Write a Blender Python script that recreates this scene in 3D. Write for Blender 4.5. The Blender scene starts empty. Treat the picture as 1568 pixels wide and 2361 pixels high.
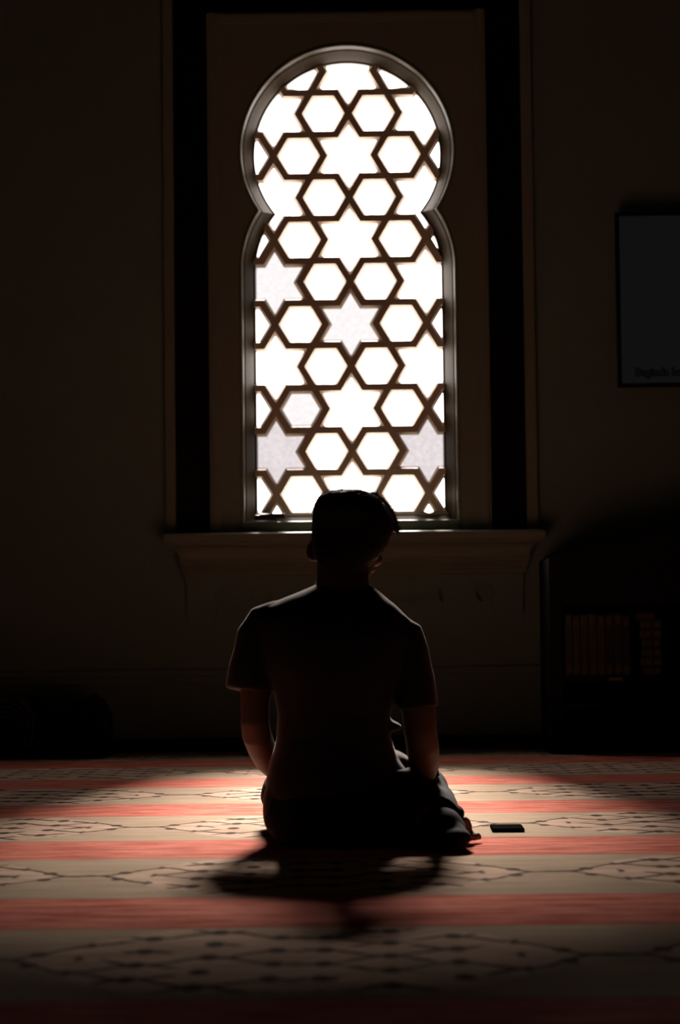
import bpy, bmesh, math, random
from mathutils import Vector, Matrix, Euler
from mathutils.geometry import delaunay_2d_cdt
from mathutils import noise as mnoise

R = math.radians
random.seed(4)
scene = bpy.context.scene
COL = scene.collection

# ------------------------------------------------------------------ camera
F_PX = 5100.0                      # focal length in pixels of the 1568x2361 frame
CAM = Vector((0.0, 0.0, 0.50))
PITCH = math.atan((1475 - 1180.5) / F_PX)
ROLL = R(-0.65)
YAW = R(0.7)
cam_data = bpy.data.cameras.new('camera')
cam = bpy.data.objects.new('camera', cam_data)
COL.objects.link(cam)
CROT = (Matrix.Rotation(YAW, 3, 'Z') @ Matrix.Rotation(R(90) + PITCH, 3, 'X') @ Matrix.Rotation(ROLL, 3, 'Z'))
cam.matrix_world = Matrix.Translation(CAM) @ CROT.to_4x4()
cam_data.sensor_fit = 'VERTICAL'
cam_data.sensor_height = 36.0
cam_data.lens = F_PX / 2361 * 36.0
cam_data.clip_end = 100
cam_data.dof.use_dof = True
cam_data.dof.focus_distance = 6.6
cam_data.dof.aperture_fstop = 4.2
scene.camera = cam

def at(px, py, Y):
    d = CROT @ Vector(((px - 784) / F_PX, -(py - 1180.5) / F_PX, -1.0))
    return CAM + d * ((Y - CAM.y) / d.y)
def on_floor(px, py, z=0.0):
    d = CROT @ Vector(((px - 784) / F_PX, -(py - 1180.5) / F_PX, -1.0))
    return CAM + d * ((z - CAM.z) / d.z)

# ------------------------------------------------------------------ light
world = bpy.data.worlds.new('world')
scene.world = world
world.use_nodes = True
bg = world.node_tree.nodes['Background']
bg.inputs['Color'].default_value = (1.0, 0.97, 0.96, 1)
bg.inputs['Strength'].default_value = 1.6

sun_data = bpy.data.lights.new('sun', 'SUN')
sun_data.energy = 58.0
sun_data.color = (1.0, 0.87, 0.79)
sun_data.angle = R(15.5)             # the rippled glass spreads the sun
sun = bpy.data.objects.new('sun', sun_data)
COL.objects.link(sun)
SUN_DIR = Vector((-0.01, -math.cos(R(32.0)), -math.sin(R(32.0))))
sun.rotation_euler = SUN_DIR.to_track_quat('-Z', 'Y').to_euler()
sun.location = (0, 14, 6)

vs = scene.view_settings
vs.view_transform = 'Standard'
vs.look = 'None'
vs.exposure = 0.0
vs.gamma = 1.0
vs.use_curve_mapping = False
scene.cycles.max_bounces = 6
scene.cycles.diffuse_bounces = 4
scene.cycles.glossy_bounces = 3

# ------------------------------------------------------------------ node helper
class NT:
    def __init__(self, name):
        self.m = bpy.data.materials.new(name)
        self.m.use_nodes = True
        self.t = self.m.node_tree
        self.t.nodes.clear()
        self.out = self.t.nodes.new('ShaderNodeOutputMaterial')
    def n(self, kind, **kw):
        x = self.t.nodes.new('ShaderNode' + kind)
        for k, v in kw.items():
            setattr(x, k, v)
        return x
    def link(self, a, b):
        self.t.links.new(a, b)
    def put(self, sock, v):
        if isinstance(v, S): v = v.s
        if hasattr(v, 'is_output'): self.link(v, sock)
        else: sock.default_value = v
    def math(self, op, *a):
        x = self.n('Math', operation=op)
        for i, v in enumerate(a): self.put(x.inputs[i], v)
        return S(self, x.outputs[0])
    def smooth(self, v, a, b, c=0.0, d=1.0):
        x = self.n('MapRange', interpolation_type='SMOOTHSTEP')
        for i, q in enumerate((v, a, b, c, d)): self.put(x.inputs[i], q)
        return S(self, x.outputs[0])
    def noise(self, vec, scale, detail=3, rough=.55):
        x = self.n('TexNoise')
        if vec is not None: self.put(x.inputs['Vector'], vec)
        x.inputs['Scale'].default_value = scale
        x.inputs['Detail'].default_value = detail
        x.inputs['Roughness'].default_value = rough
        return S(self, x.outputs['Fac'])
    def mix(self, f, a, b):
        x = self.n('Mix', data_type='RGBA')
        self.put(x.inputs[0], f)
        self.put(x.inputs[6], a); self.put(x.inputs[7], b)
        return x.outputs[2]
    def pos(self):
        return self.n('NewGeometry').outputs['Position']
    def obj(self):
        return self.n('TexCoord').outputs['Object']
    def scaled(self, vec, sc):
        x = self.n('Mapping')
        self.link(vec, x.inputs['Vector'])
        x.inputs['Scale'].default_value = sc
        return x.outputs[0]
    def bsdf(self, **kw):
        b = self.n('BsdfPrincipled')
        for k, v in kw.items():
            self.put(b.inputs[k.replace('_', ' ')], v)
        self.link(b.outputs[0], self.out.inputs[0])
        return b
    def bump(self, h, strength, dist):
        x = self.n('Bump')
        x.inputs['Strength'].default_value = strength
        x.inputs['Distance'].default_value = dist
        self.put(x.inputs['Height'], h)
        return x.outputs[0]
class S:
    def __init__(self, nt, s): self.nt, self.s = nt, s
    def __add__(self, o): return self.nt.math('ADD', self, o)
    __radd__ = __add__
    def __sub__(self, o): return self.nt.math('SUBTRACT', self, o)
    def __rsub__(self, o): return self.nt.math('SUBTRACT', o, self)
    def __mul__(self, o): return self.nt.math('MULTIPLY', self, o)
    __rmul__ = __mul__
    def __truediv__(self, o): return self.nt.math('DIVIDE', self, o)
    def abs(self): return self.nt.math('ABSOLUTE', self)
    def max(self, o): return self.nt.math('MAXIMUM', self, o)
    def min(self, o): return self.nt.math('MINIMUM', self, o)
    def fract(self): return self.nt.math('FRACT', self)
    def cos(self): return self.nt.math('COSINE', self)
    def sqrt(self): return self.nt.math('SQRT', self)
    def lt(self, o): return self.nt.math('LESS_THAN', self, o)
    def gt(self, o): return self.nt.math('GREATER_THAN', self, o)

def plain(name, c, rough=.6, var=.12, scale=14, spec=.3, bump=0.0, metallic=0.0, **kw):
    nt = NT(name)
    v = nt.noise(nt.obj(), scale, 4)
    a = tuple(x * (1 - var) for x in c) + (1,)
    b = tuple(min(1, x * (1 + var)) for x in c) + (1,)
    args = dict(Base_Color=nt.mix(v, a, b), Roughness=rough, Specular_IOR_Level=spec, Metallic=metallic)
    if bump: args['Normal'] = nt.bump(nt.noise(nt.obj(), scale * 8, 3), bump, .004)
    args.update(kw)
    nt.bsdf(**args)
    return nt.m

M = {}
M['plaster'] = plain('plaster', (.165, .210, .178), .8, .07, 3, .15, .15)
M['plaster_trim'] = plain('plaster_trim', (.205, .22, .17), .65, .06, 5, .25, .1)
M['dark_stone'] = plain('dark_stone', (.006, .006, .005), .6, .3, 9, .1)
M['base_stone'] = plain('base_stone', (.02, .018, .015), .6, .3, 9, .2)
M['ceiling'] = plain('ceiling_paint', (.10, .095, .08), .9, .05, 2, .1)
M['hall'] = plain('hall_paint', (.08, .08, .065), .85, .05, 2, .1)
M['frame'] = plain('window_frame_paint', (.065, .050, .032), .45, .12, 8, .35)
M['lattice'] = plain('lattice_paint', (.60, .49, .37), .5, .15, 18, .35, .1)
M['black_plastic'] = plain('black_plastic', (.008, .008, .009), .5, .1, 20, .15)
M['phone_glass'] = plain('phone_glass', (.004, .004, .005), .07, .1, 20, .4)
M['phone_case'] = plain('phone_case', (.006, .006, .006), .8, .1, 20, .0)
M['dark_wood'] = plain('dark_wood', (.009, .007, .005), .65, .35, 6, .12)
M['wedge_black'] = plain('wedge_black', (.010, .010, .010), .8, .3, 30, .15)
M['mat_dark'] = plain('mat_dark', (.045, .045, .05), .9, .25, 30, .1, .4)
M['book_cover'] = plain('book_cover', (.055, .045, .022), .6, .3, 25, .25)
M['book_cover_b'] = plain('book_cover_dark', (.030, .024, .016), .6, .3, 25, .25)
M['paper'] = plain('book_paper', (.45, .38, .25), .85, .1, 60, .1)
M['gilt'] = plain('gilt', (.10, .075, .025), .55, .2, 30, .5, 0, .6)
M['brass'] = plain('brass', (.22, .16, .05), .45, .1, 30, .5, 0, .8)

def glass(name, base, var, scale, milk):
    nt = NT(name)
    v = nt.noise(nt.obj(), scale, 5, .7)
    tr = nt.n('BsdfTransparent')
    lo = tuple(b * (1 - var) for b in base) + (1,)
    hi = tuple(b for b in base) + (1,)
    nt.link(nt.mix(nt.smooth(v, .35, .65), lo, hi), tr.inputs[0])
    em = nt.n('Emission')              # daylight scattered into the room by the rippled glass
    em.inputs[0].default_value = (1.0, .90, .85, 1)
    em.inputs[1].default_value = milk
    ad = nt.n('AddShader')
    nt.link(tr.outputs[0], ad.inputs[0]); nt.link(em.outputs[0], ad.inputs[1])
    nt.link(ad.outputs[0], nt.out.inputs[0])
    return nt.m
M['glass_clear'] = glass('rippled_glass', (.94, .94, .94), .02, 60, 4.6)
M['glass_grey'] = glass('frosted_glass_grey', (.725, .70, .71), .09, 60, .02)
M['glass_pale'] = glass('frosted_glass_pale', (.775, .77, .775), .05, 45, .05)

# carpet -------------------------------------------------------------
BAND = 1.245
def carpet():
    nt = NT('prayer_carpet')
    pos = nt.pos()
    sp = nt.n('SeparateXYZ'); nt.link(pos, sp.inputs[0])
    X, Y = S(nt, sp.outputs[0]), S(nt, sp.outputs[1])
    wob = (nt.noise(pos, 5.0, 3) - .5) * .05
    t = (Y - (5.37 + BAND / 2)) / BAND + 40.5
    b = (t.fract() - .5) * BAND                     # 0 in the middle of a beige band
    u = (X + .615 + 40.5).fract() - .5              # 0 where two medallions meet
    ab = b.abs()
    wv = (nt.noise(pos, 9.0, 2) - .5)
    d = u.abs() + wv * .012
    v = b + wv * .02
    w = .0105 + nt.smooth(nt.noise(pos, 22, 1), .45, .75) * .008
    def line(dist, w_): return 1.0 - nt.smooth(dist, w_ * .6, w_ * 1.5)
    # the vine that leaves the junction in two branches
    arm = nt.smooth(d, .03, .155) * .145
    vine = line(((v - .025).abs() - arm).abs(), w) * d.lt(.16)
    leaf0 = (d - .08) / .016
    leaf1 = ((v - .02).abs() - .06) / .028
    vine = vine.max(1.0 - nt.smooth(leaf0 * leaf0 + leaf1 * leaf1, .5, 1.4))
    # the ogee net of curled stems inside the medallion, a leaf at every knot
    H, CW = .15, .107
    cph = ((d - .147) * (math.pi / CW)).cos()
    tt = (v + .0075) / H + 20.0
    n1 = ((tt + .5).fract() - .5 - cph * .25).abs() * H
    n2 = (tt.fract() - .5 + cph * .25).abs() * H
    gap = nt.smooth(nt.noise(pos, 7.0, 1), .42, .50)
    gap2 = nt.smooth(nt.noise(nt.scaled(pos, (-1, 1, 1)), 6.0, 1), .44, .52)
    net = (line(n1, w) * gap).max(line(n2, w) * gap2)
    sg = cph.gt(0.0) * 2.0 - 1.0
    ex = (((d - .147) / CW + 20.5).fract() - .5) * CW + .006
    ey = ((tt - sg * .25 + .5).fract() - .5) * H
    ex = ex / .017; ey = ey / .034
    net = net.max(1.0 - nt.smooth(ex * ex + ey * ey, .5, 1.4))
    env = ((d - .10) * 1.25 + .13).min(.345)
    inner = (1.0 - nt.smooth((v - .02).abs() - env, -.006, .006)) * nt.smooth(d, .138, .150)
    ink = vine.max(net * inner)
    med = nt.smooth(env.min(arm + .01) + nt.smooth(d, .14, .16) * (env - arm) - (v - .02).abs(), -.02, .02) * nt.smooth(d, .05, .09)
    mot = nt.noise(nt.scaled(pos, (1.4, 5, 1)), 3.0, 6, .65)
    fib = nt.noise(nt.scaled(pos, (40, 150, 40)), 3.0, 3, .7)
    beige = nt.mix(nt.smooth(mot, .3, .7), (.46, .325, .22, 1), (.72, .505, .38, 1))
    beige = nt.mix((1.0 - med) * .6, beige, (.37, .29, .185, 1))
    mot2 = nt.noise(nt.scaled(pos, (2.2, 9, 1)), 2.2, 6, .7)
    red = nt.mix(nt.smooth(mot2, .32, .68), (.46, .085, .048, 1), (.82, .28, .20, 1))
    isred = nt.smooth(ab + wob, .375, .405)
    colr = nt.mix(isred, beige, red)
    # darker seam right at the edges of the red bands
    seam = (1.0 - nt.smooth((ab + wob - .395).abs(), .0, .02)) * .35
    colr = nt.mix(seam, colr, (.22, .07, .045, 1))
    colr = nt.mix(ink * .93, colr, (.035, .016, .010, 1))
    colr = nt.mix((fib - .5).abs() * .5, colr, (.12, .075, .05, 1))
    nt.bsdf(Base_Color=colr, Roughness=.95, Specular_IOR_Level=.03,
            Normal=nt.bump(fib, .5, .004))
    return nt.m
M['carpet'] = carpet()

def fabric(name, c, sheen, scale=300, rough=.9):
    nt = NT(name)
    v = nt.noise(nt.obj(), scale, 2, .6)
    v2 = nt.noise(nt.obj(), 9, 3, .6)
    a = tuple(x * .7 for x in c) + (1,); b_ = tuple(x * 1.3 for x in c) + (1,)
    nt.bsdf(Base_Color=nt.mix(v2, a, b_), Roughness=rough, Specular_IOR_Level=.1, Sheen_Weight=sheen, Sheen_Roughness=.35,
            Sheen_Tint=(1, .9, .85, 1), Normal=nt.bump(v, .3, .001))
    return nt.m
M['tshirt'] = fabric('black_cotton', (.026, .022, .020), .30)
M['trousers'] = fabric('dark_trousers', (.0035, .003, .0025), .0)
def skin():
    nt = NT('skin')
    v = nt.noise(nt.obj(), 30, 3)
    nt.bsdf(Base_Color=nt.mix(v, (.10, .05, .03, 1), (.14, .072, .045, 1)), Roughness=.55, Specular_IOR_Level=.35,
            Subsurface_Weight=.5, Subsurface_Radius=(.02, .006, .003), Subsurface_Scale=.6)
    return nt.m
M['skin'] = skin()
def hairmat():
    nt = NT('black_hair')
    v = nt.noise(nt.obj(), 120, 2)
    nt.bsdf(Base_Color=nt.mix(v, (.010, .007, .005, 1), (.022, .014, .010, 1)), Roughness=.62, Specular_IOR_Level=.3,
            Sheen_Weight=.06, Sheen_Roughness=.3, Sheen_Tint=(1, .8, .7, 1))
    return nt.m
M['hair'] = hairmat()
def strandmat():
    nt = NT('hair_strand')
    v = nt.noise(nt.obj(), 120, 2)
    b = nt.bsdf(Base_Color=nt.mix(v, (.020, .013, .010, 1), (.05, .03, .022, 1)), Roughness=.4, Specular_IOR_Level=.5)
    tl_ = nt.n('BsdfTranslucent'); tl_.inputs[0].default_value = (.20, .11, .08, 1)
    mx = nt.n('MixShader'); mx.inputs[0].default_value = .5
    nt.link(b.outputs[0], mx.inputs[1]); nt.link(tl_.outputs[0], mx.inputs[2]); nt.link(mx.outputs[0], nt.out.inputs[0])
    return nt.m
M['strand'] = strandmat()
def screen_mat():
    nt = NT('television_screen')
    v = nt.noise(nt.obj(), 2.0, 2)
    nt.bsdf(Base_Color=(.01, .01, .011, 1), Roughness=.35, Specular_IOR_Level=.3,
            Emission_Color=nt.mix(v, (.85, .88, 1, 1), (1, 1, 1, 1)), Emission_Strength=.0052)
    return nt.m
M['screen'] = screen_mat()
M['subtitle_ink'] = plain('subtitle_outline', (.002, .002, .002), .5, .05, 5, .1)
def sub_fill():
    nt = NT('subtitle_fill')
    nt.bsdf(Base_Color=(.01, .01, .011, 1), Roughness=.5, Specular_IOR_Level=.1,
            Emission_Color=(.9, .9, 1, 1), Emission_Strength=.0046)
    return nt.m
M['subtitle_fill'] = sub_fill()

# ------------------------------------------------------------------ mesh helpers
def tag(o, label=None, cat=None, group=None, kind=None):
    if label: o['label'] = label
    if cat: o['category'] = cat
    if group: o['group'] = group
    if kind: o['kind'] = kind
    return o
def empty(name, loc=(0, 0, 0), rz=0):
    o = bpy.data.objects.new(name, None)
    o.empty_display_size = .1
    COL.objects.link(o)
    o.location = loc; o.rotation_euler = (0, 0, rz)
    return o
def link(name, me, mat, parent=None, smooth=False, world=True):
    """mesh given in world coordinates; parent may be an Empty without scale"""
    o = bpy.data.objects.new(name, me)
    COL.objects.link(o)
    if mat is not None and not me.materials: me.materials.append(mat)
    if smooth:
        for p in me.polygons: p.use_smooth = True
    if parent is not None:
        o.parent = parent
        if world: o.matrix_parent_inverse = pmat(parent).inverted()
    return o
def pmat(o):
    m = Matrix.LocRotScale(o.location, o.rotation_euler, o.scale)
    if o.parent is not None: m = pmat(o.parent) @ o.matrix_parent_inverse @ m
    return m
def mesh(verts, faces, name='m'):
    me = bpy.data.meshes.new(name)
    me.from_pydata([tuple(v) for v in verts], [], faces)
    me.update()
    return me
def fix(me):
    bm = bmesh.new(); bm.from_mesh(me)
    bmesh.ops.recalc_face_normals(bm, faces=bm.faces)
    bm.to_mesh(me); bm.free()
    return me
def box(x0, x1, y0, y1, z0, z1, bevel=0.0):
    bm = bmesh.new()
    vs_ = [bm.verts.new((x, y, z)) for x in (x0, x1) for y in (y0, y1) for z in (z0, z1)]
    for f in ((0, 1, 3, 2), (4, 6, 7, 5), (0, 4, 5, 1), (2, 3, 7, 6), (0, 2, 6, 4), (1, 5, 7, 3)):
        bm.faces.new([vs_[i] for i in f])
    bmesh.ops.recalc_face_normals(bm, faces=bm.faces)
    if bevel:
        bmesh.ops.bevel(bm, geom=list(bm.edges), offset=bevel, segments=2, affect='EDGES', profile=.6)
    me = bpy.data.meshes.new('box'); bm.to_mesh(me); bm.free()
    return me
def cdt(polys):
    """triangles of the plane tagged by the polygons they lie in"""
    vs_, fs = [], []
    for p in polys:
        fs.append(list(range(len(vs_), len(vs_) + len(p))))
        vs_ += [Vector((q[0], q[1])) for q in p]
    ov, oe, of, _, _, ofo = delaunay_2d_cdt(vs_, [], fs, 0, 1e-6)
    return ov, of, ofo
def slab(ov, faces, y0, y1):
    """extrude a 2D (x,z) triangulation between y0 (room side) and y1"""
    used = sorted({i for f in faces for i in f}); mp = {v: k for k, v in enumerate(used)}
    n = len(used)
    V = [(ov[i].x, y0, ov[i].y) for i in used] + [(ov[i].x, y1, ov[i].y) for i in used]
    Fc = []; edges = {}
    for f in faces:
        g = [mp[i] for i in f]
        Fc.append(g); Fc.append([i + n for i in reversed(g)])
        for a, b_ in zip(g, g[1:] + g[:1]): edges[(a, b_)] = 1
    for a, b_ in list(edges):
        if (b_, a) not in edges: Fc.append([b_, a, a + n, b_ + n])
    return fix(mesh(V, Fc))
def slab_region(outer, holes, y0, y1):
    ov, of, ofo = cdt([outer] + holes)
    keep = [f for f, o in zip(of, ofo) if 0 in o and len(o) == 1]
    return slab(ov, keep, y0, y1)
def join(meshes):
    bm = bmesh.new()
    for m in meshes: bm.from_mesh(m)
    me = bpy.data.meshes.new('joined'); bm.to_mesh(me); bm.free()
    return me

# ------------------------------------------------------------------ room shell
YW = 10.08                           # room face of the window wall
X0, X1, YR, ZC = -5.2, 5.0, -4.0, 4.6
def struct(name, me, mat, parent=None):
    o = link(name, me, mat, parent)
    if parent is None: o['kind'] = 'structure'
    return o
struct('floor', box(X0 - .2, X1 + .2, YR - .2, YW + .25, -.12, 0), M['carpet'])
struct('ceiling', box(X0 - .2, X1 + .2, YR - .2, YW + .25, ZC, ZC + .15), M['ceiling'])
struct('wall_left', box(X0 - .2, X0, YR - .2, YW + .25, 0, ZC), M['hall'])
struct('wall_right', box(X1, X1 + .2, YR - .2, YW + .25, 0, ZC), M['hall'])
struct('wall_front', box(X0, X1, YR - .2, YR, 0, ZC), M['hall'])

# keyhole opening: two equal circles one over the other, straight sides below
pC1 = at(800, 351, YW); pL = at(584, 351, YW); pRr = at(1016, 351, YW)
SC = (pRr.x - pL.x) / 432.0           # metres per photo pixel on the wall
CX, ZC1 = (pL.x + pRr.x) / 2, pC1.z
RAD = 216 * SC
ZC2 = at(804, 621, YW).z
ZB = at(813, 1181, YW).z
def outline(o, n=40, bottom=True):
    r = RAD + o; h = (ZC1 - ZC2) / 2
    ph = math.asin(h / r)
    pts = [(CX - r, ZB - (o if bottom else 0)), (CX + r, ZB - (o if bottom else 0))]
    k = 16
    for i in range(k):
        a = ph * i / k
        pts.append((CX + r * math.cos(a), ZC2 + r * math.sin(a)))
    for i in range(n * 2 + 1):
        a = -ph + (math.pi + 2 * ph) * i / (2 * n)
        pts.append((CX + r * math.cos(a), ZC1 + r * math.sin(a)))
    for i in range(k):
        a = ph * (1 - (i + 1) / k)
        pts.append((CX - r * math.cos(a), ZC2 + r * math.sin(a)))
    return pts
def inside(x, z, o):
    r = RAD + o
    if (x - CX) ** 2 + (z - ZC1) ** 2 < r * r: return True
    if (x - CX) ** 2 + (z - ZC2) ** 2 < r * r and z > ZC2: return True
    return abs(x - CX) < r and ZB - o < z <= ZC2
def loft_outline(prof):
    """prof: (offset, y) pairs swept round the keyhole"""
    V, Fc = [], []
    for o, y in prof: V += [(x, y, z) for x, z in outline(o)]
    n = len(V) // len(prof); m = len(prof)
    for j in range(m):
        j2 = (j + 1) % m
        for i in range(n):
            i2 = (i + 1) % n
            Fc.append([j * n + i, j * n + i2, j2 * n + i2, j2 * n + i])
    return fix(mesh(V, Fc))

PX = SC
struct('wall_back', slab_region([(X0, 0), (X1, 0), (X1, ZC), (X0, ZC)], [outline(31 * PX)], YW, YW + .22), M['plaster'])

# surround of the window: mouldings, dark stone strips, raised panel
def wx(px, py): return at(px, py, YW).x
def wz(px, py): return at(px, py, YW).z
ZS = wz(812, 1229)                    # underside of the surround = top of the sill
PL, PR, PT = wx(483, 800), wx(1128, 800), wz(800, 31)
DL, DR, DT = wx(404, 800), wx(1208, 800), wz(800, -58)
OL, OR_, OT = DL - 24 * PX, DR + 26 * PX, DT + 26 * PX
t1 = empty('trim_1', (CX, YW, ZS)); t1['kind'] = 'structure'
link('dark_strip', box(DL, PL, YW - .012, YW, ZS, DT), M['dark_stone'], t1)
link('dark_strip', box(PR, DR, YW - .012, YW, ZS, DT), M['dark_stone'], t1)
link('dark_strip', box(PL, PR, YW - .012, YW, PT, DT), M['dark_stone'], t1)
link('outer_moulding', box(OL, DL, YW - .035, YW, ZS, OT, .008), M['plaster_trim'], t1)
link('outer_moulding', box(DR, OR_, YW - .035, YW, ZS, OT, .008), M['plaster_trim'], t1)
link('outer_moulding', box(DL, DR, YW - .035, YW, DT, OT, .008), M['plaster_trim'], t1)
link('panel', slab_region([(PL, ZS), (PR, ZS), (PR, PT), (PL, PT)], [outline(31 * PX)], YW - .03, YW), M['plaster_trim'], t1)
def stepped(x0, x1, z0, z1, dx, dz):
    return join([box(x0, x1, YW - .045, YW - .03, z0, z1, .004),
                 box(x0 + dx * .25, x1 - dx * .25, YW - .055, YW - .045, z0 + dz * .25, z1 - dz * .25, .003)])
bw = 25 * PX
link('panel_moulding', stepped(PL, PL + bw, ZS, PT, bw, 0), M['plaster_trim'], t1)
link('panel_moulding', stepped(PR - bw, PR, ZS, PT, bw, 0), M['plaster_trim'], t1)
link('panel_moulding', stepped(PL + bw, PR - bw, PT - bw, PT, 0, bw), M['plaster_trim'], t1)

# window ------------------------------------------------------------
w1 = empty('window_1', (CX, YW, ZB)); w1['kind'] = 'structure'
YG = YW + .095                        # glass plane
link('frame', loft_outline([(30 * PX, YW - .028), (31 * PX, YW + .12), (-2 * PX, YW + .12), (-1 * PX, YW + .055),
                            (4 * PX, YW + .05), (7 * PX, YW + .042), (22 * PX, YW + .004), (25 * PX, YW + .0)]), M['frame'], w1, False)
def bead(o, r, y, k=8):
    prof = [(o + r * math.cos(2 * math.pi * i / k), y + r * math.sin(2 * math.pi * i / k)) for i in range(k)]
    return loft_outline(prof)
link('bead', bead(30.5 * PX, .0075, YW - .032), M['plaster_trim'], w1, True)
# bottom rail and inner ledge
link('bottom_rail', box(CX - RAD - 26 * PX, CX + RAD + 26 * PX, YW + .042, YW + .07, ZB - 22 * PX, ZB - 1 * PX, .004), M['lattice'], w1)
link('ledge', box(CX - RAD - 30 * PX, CX + RAD + 30 * PX, YW - .042, YW - .02, ZS + .002, ZB - 20 * PX, .007), M['plaster_trim'], w1)
lt0 = at(590, 1194, YW)
link('latch', join([box(lt0.x - .005, lt0.x + .10, YW - .03, YW + .0, lt0.z - .012, lt0.z + .012, .006),
                    box(lt0.x + .02, lt0.x + .135, YW - .045, YW - .03, lt0.z - .006, lt0.z + .016, .005)]), M['base_stone'], w1)

# lattice of hexagon rings; the gaps between them are six pointed stars
st = at(803, 352, YW)
LA = (at(918, 352, YW).x - at(685, 352, YW).x) / 2
LR = (at(803, 352, YW).z - at(812, 939, YW).z) / 6
LX0, LZ0 = st.x + .002, st.z
HV = [(LA / 2, 0), (LA / 4, LR / 2), (-LA / 4, LR / 2), (-LA / 2, 0), (-LA / 4, -LR / 2), (LA / 4, -LR / 2)]
BWD = 12.7 * PX
PROF = [(-BWD, .035), (-BWD, .016), (-BWD * .72, .006), (-BWD * .60, .000), (BWD * .60, .000), (BWD * .72, .006), (BWD, .016), (BWD, .035)]
YL = YW + .050
def site(i, j):
    return LX0 + (i + j * .5) * LA, LZ0 + j * LR
def is_star(i, j): return (i - j) % 3 == 0
# with this labelling the star centres repeat every third site of a row
def hex_ring(cx, cz, dy=0):
    n = 14
    ring = []
    for k in range(6):
        a, b_ = HV[k], HV[(k + 1) % 6]
        for s in range(n):
            f = s / n
            ring.append((a[0] + (b_[0] - a[0]) * f, a[1] + (b_[1] - a[1]) * f))
    N = len(ring); m = len(PROF)
    rr = LR / 2
    def off(p, o):
        k = 1 + o / rr                # mitred offset of a hexagon about its centre
        return cx + p[0] * k, cz + p[1] * k
    V, Fc = [], []
    for p in ring:
        for o, y in PROF:
            x, z = off(p, o)
            V.append((x, YL + y + dy, z))
    keep = [inside(cx + (ring[i][0] + ring[(i + 1) % N][0]) / 2, cz + (ring[i][1] + ring[(i + 1) % N][1]) / 2, 10 * PX) for i in range(N)]
    if not any(keep): return None
    if all(keep):                      # whole ring: only the corners are needed
        V = [v for i in range(6) for v in V[i * n * m:(i * n + 1) * m]]
        N, keep = 6, [True] * 6
    for i in range(N):
        if not keep[i]: continue
        i2 = (i + 1) % N
        for j in range(m):
            j2 = (j + 1) % m
            Fc.append([i * m + j, i * m + j2, i2 * m + j2, i2 * m + j])
        if not keep[i - 1]: Fc.append([i * m + j for j in range(m)])
        if not keep[i2]: Fc.append([i2 * m + j for j in range(m)])
    me = fix(mesh(V, Fc))
    bm = bmesh.new(); bm.from_mesh(me)
    bmesh.ops.delete(bm, geom=[v for v in bm.verts if not v.link_faces], context='VERTS')
    bm.to_mesh(me); bm.free()
    return me
OUT = outline(9 * PX)
def pane(cx, cz, kind):
    if kind == 'hex': pts = [(cx + x, cz + z) for x, z in HV]
    else:
        pts = []
        for k in range(6):
            a, b_ = HV[k], HV[(k + 1) % 6]
            pts.append((cx + a[0], cz + a[1]))
            pts.append((cx + a[0] + b_[0], cz + a[1] + b_[1]))
    ov, of, ofo = cdt([pts, OUT])
    keep = [f for f, o in zip(of, ofo) if 0 in o and 1 in o]
    if not keep: return None
    return slab(ov, keep, YG - .002, YG + .002)
GREY = {(-1.5, 7): 'glass_grey', (1.5, 7): 'glass_grey', (0, 4): 'glass_pale', (-1, 6): 'glass_pale', (-1.5, 3): 'glass_pale', (0, 6): 'glass_clear'}
for j in range(-10, 4):
    for i in range(-12, 13):
        cx, cz = site(i, j)
        if abs(cx - CX) > .9 or cz > ZC1 + RAD + .2 or cz < ZB - .2: continue
        star = is_star(i, j)
        col = round((cx - LX0) / LA * 2) / 2
        mat = M[GREY.get((col, -j), 'glass_clear')]
        p = pane(cx, cz, 'star' if star else 'hex')
        if p is not None: link('pane', p, mat, w1)
        if not star:
            rg = hex_ring(cx, cz, .0016 * ((i - j) % 3 - 1))
            if rg is not None: link('lattice_hexagon', rg, M['lattice'], w1)

# sill with stepped moulding and scalloped apron ----------------------
AL, AR = wx(432, 1340), wx(1205, 1340)
def sill():
    p0 = .03
    z = lambda py: wz(815, py)
    prof = [(.0, ZS), (.150, ZS), (.158, ZS - .002), (.164, ZS - .007), (.167, ZS - .014), (.167, z(1249)), (.155, z(1252)), (.155, z(1256))]
    for i in range(7):
        a = i / 6 * math.pi / 2
        prof.append((.146 - .075 * math.sin(a), z(1257) + (z(1288) - z(1257)) * (1 - math.cos(a)) if i else z(1257)))
    prof += [(.074, z(1290)), (.074, z(1297)), (.062, z(1299)), (.066, z(1306)), (.056, z(1308)), (.060, z(1315)), (.048, z(1317)), (.050, z(1325)), (.0, z(1326))]
    V, Fc = [], []
    for p, zz in prof:
        x0, x1 = AL - (p - p0) * .68, AR + (p - p0) * .68
        if p == 0: x0, x1 = (AL - .1, AR + .1) if zz > z(1300) else (AL - .02, AR + .02)
        V += [(x0, YW, zz), (x0, YW - p, zz), (x1, YW - p, zz), (x1, YW, zz)]
    m = len(prof)
    for j in range(m - 1):
        for i in range(3):
            Fc.append([j * 4 + i, j * 4 + i + 1, j * 4 + 4 + i + 1, j * 4 + 4 + i])
        Fc.append([j * 4 + 3, j * 4, j * 4 + 4, j * 4 + 7])
    return fix(mesh(V, Fc))
link('window_sill', sill(), M['plaster_trim'], w1)
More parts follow.
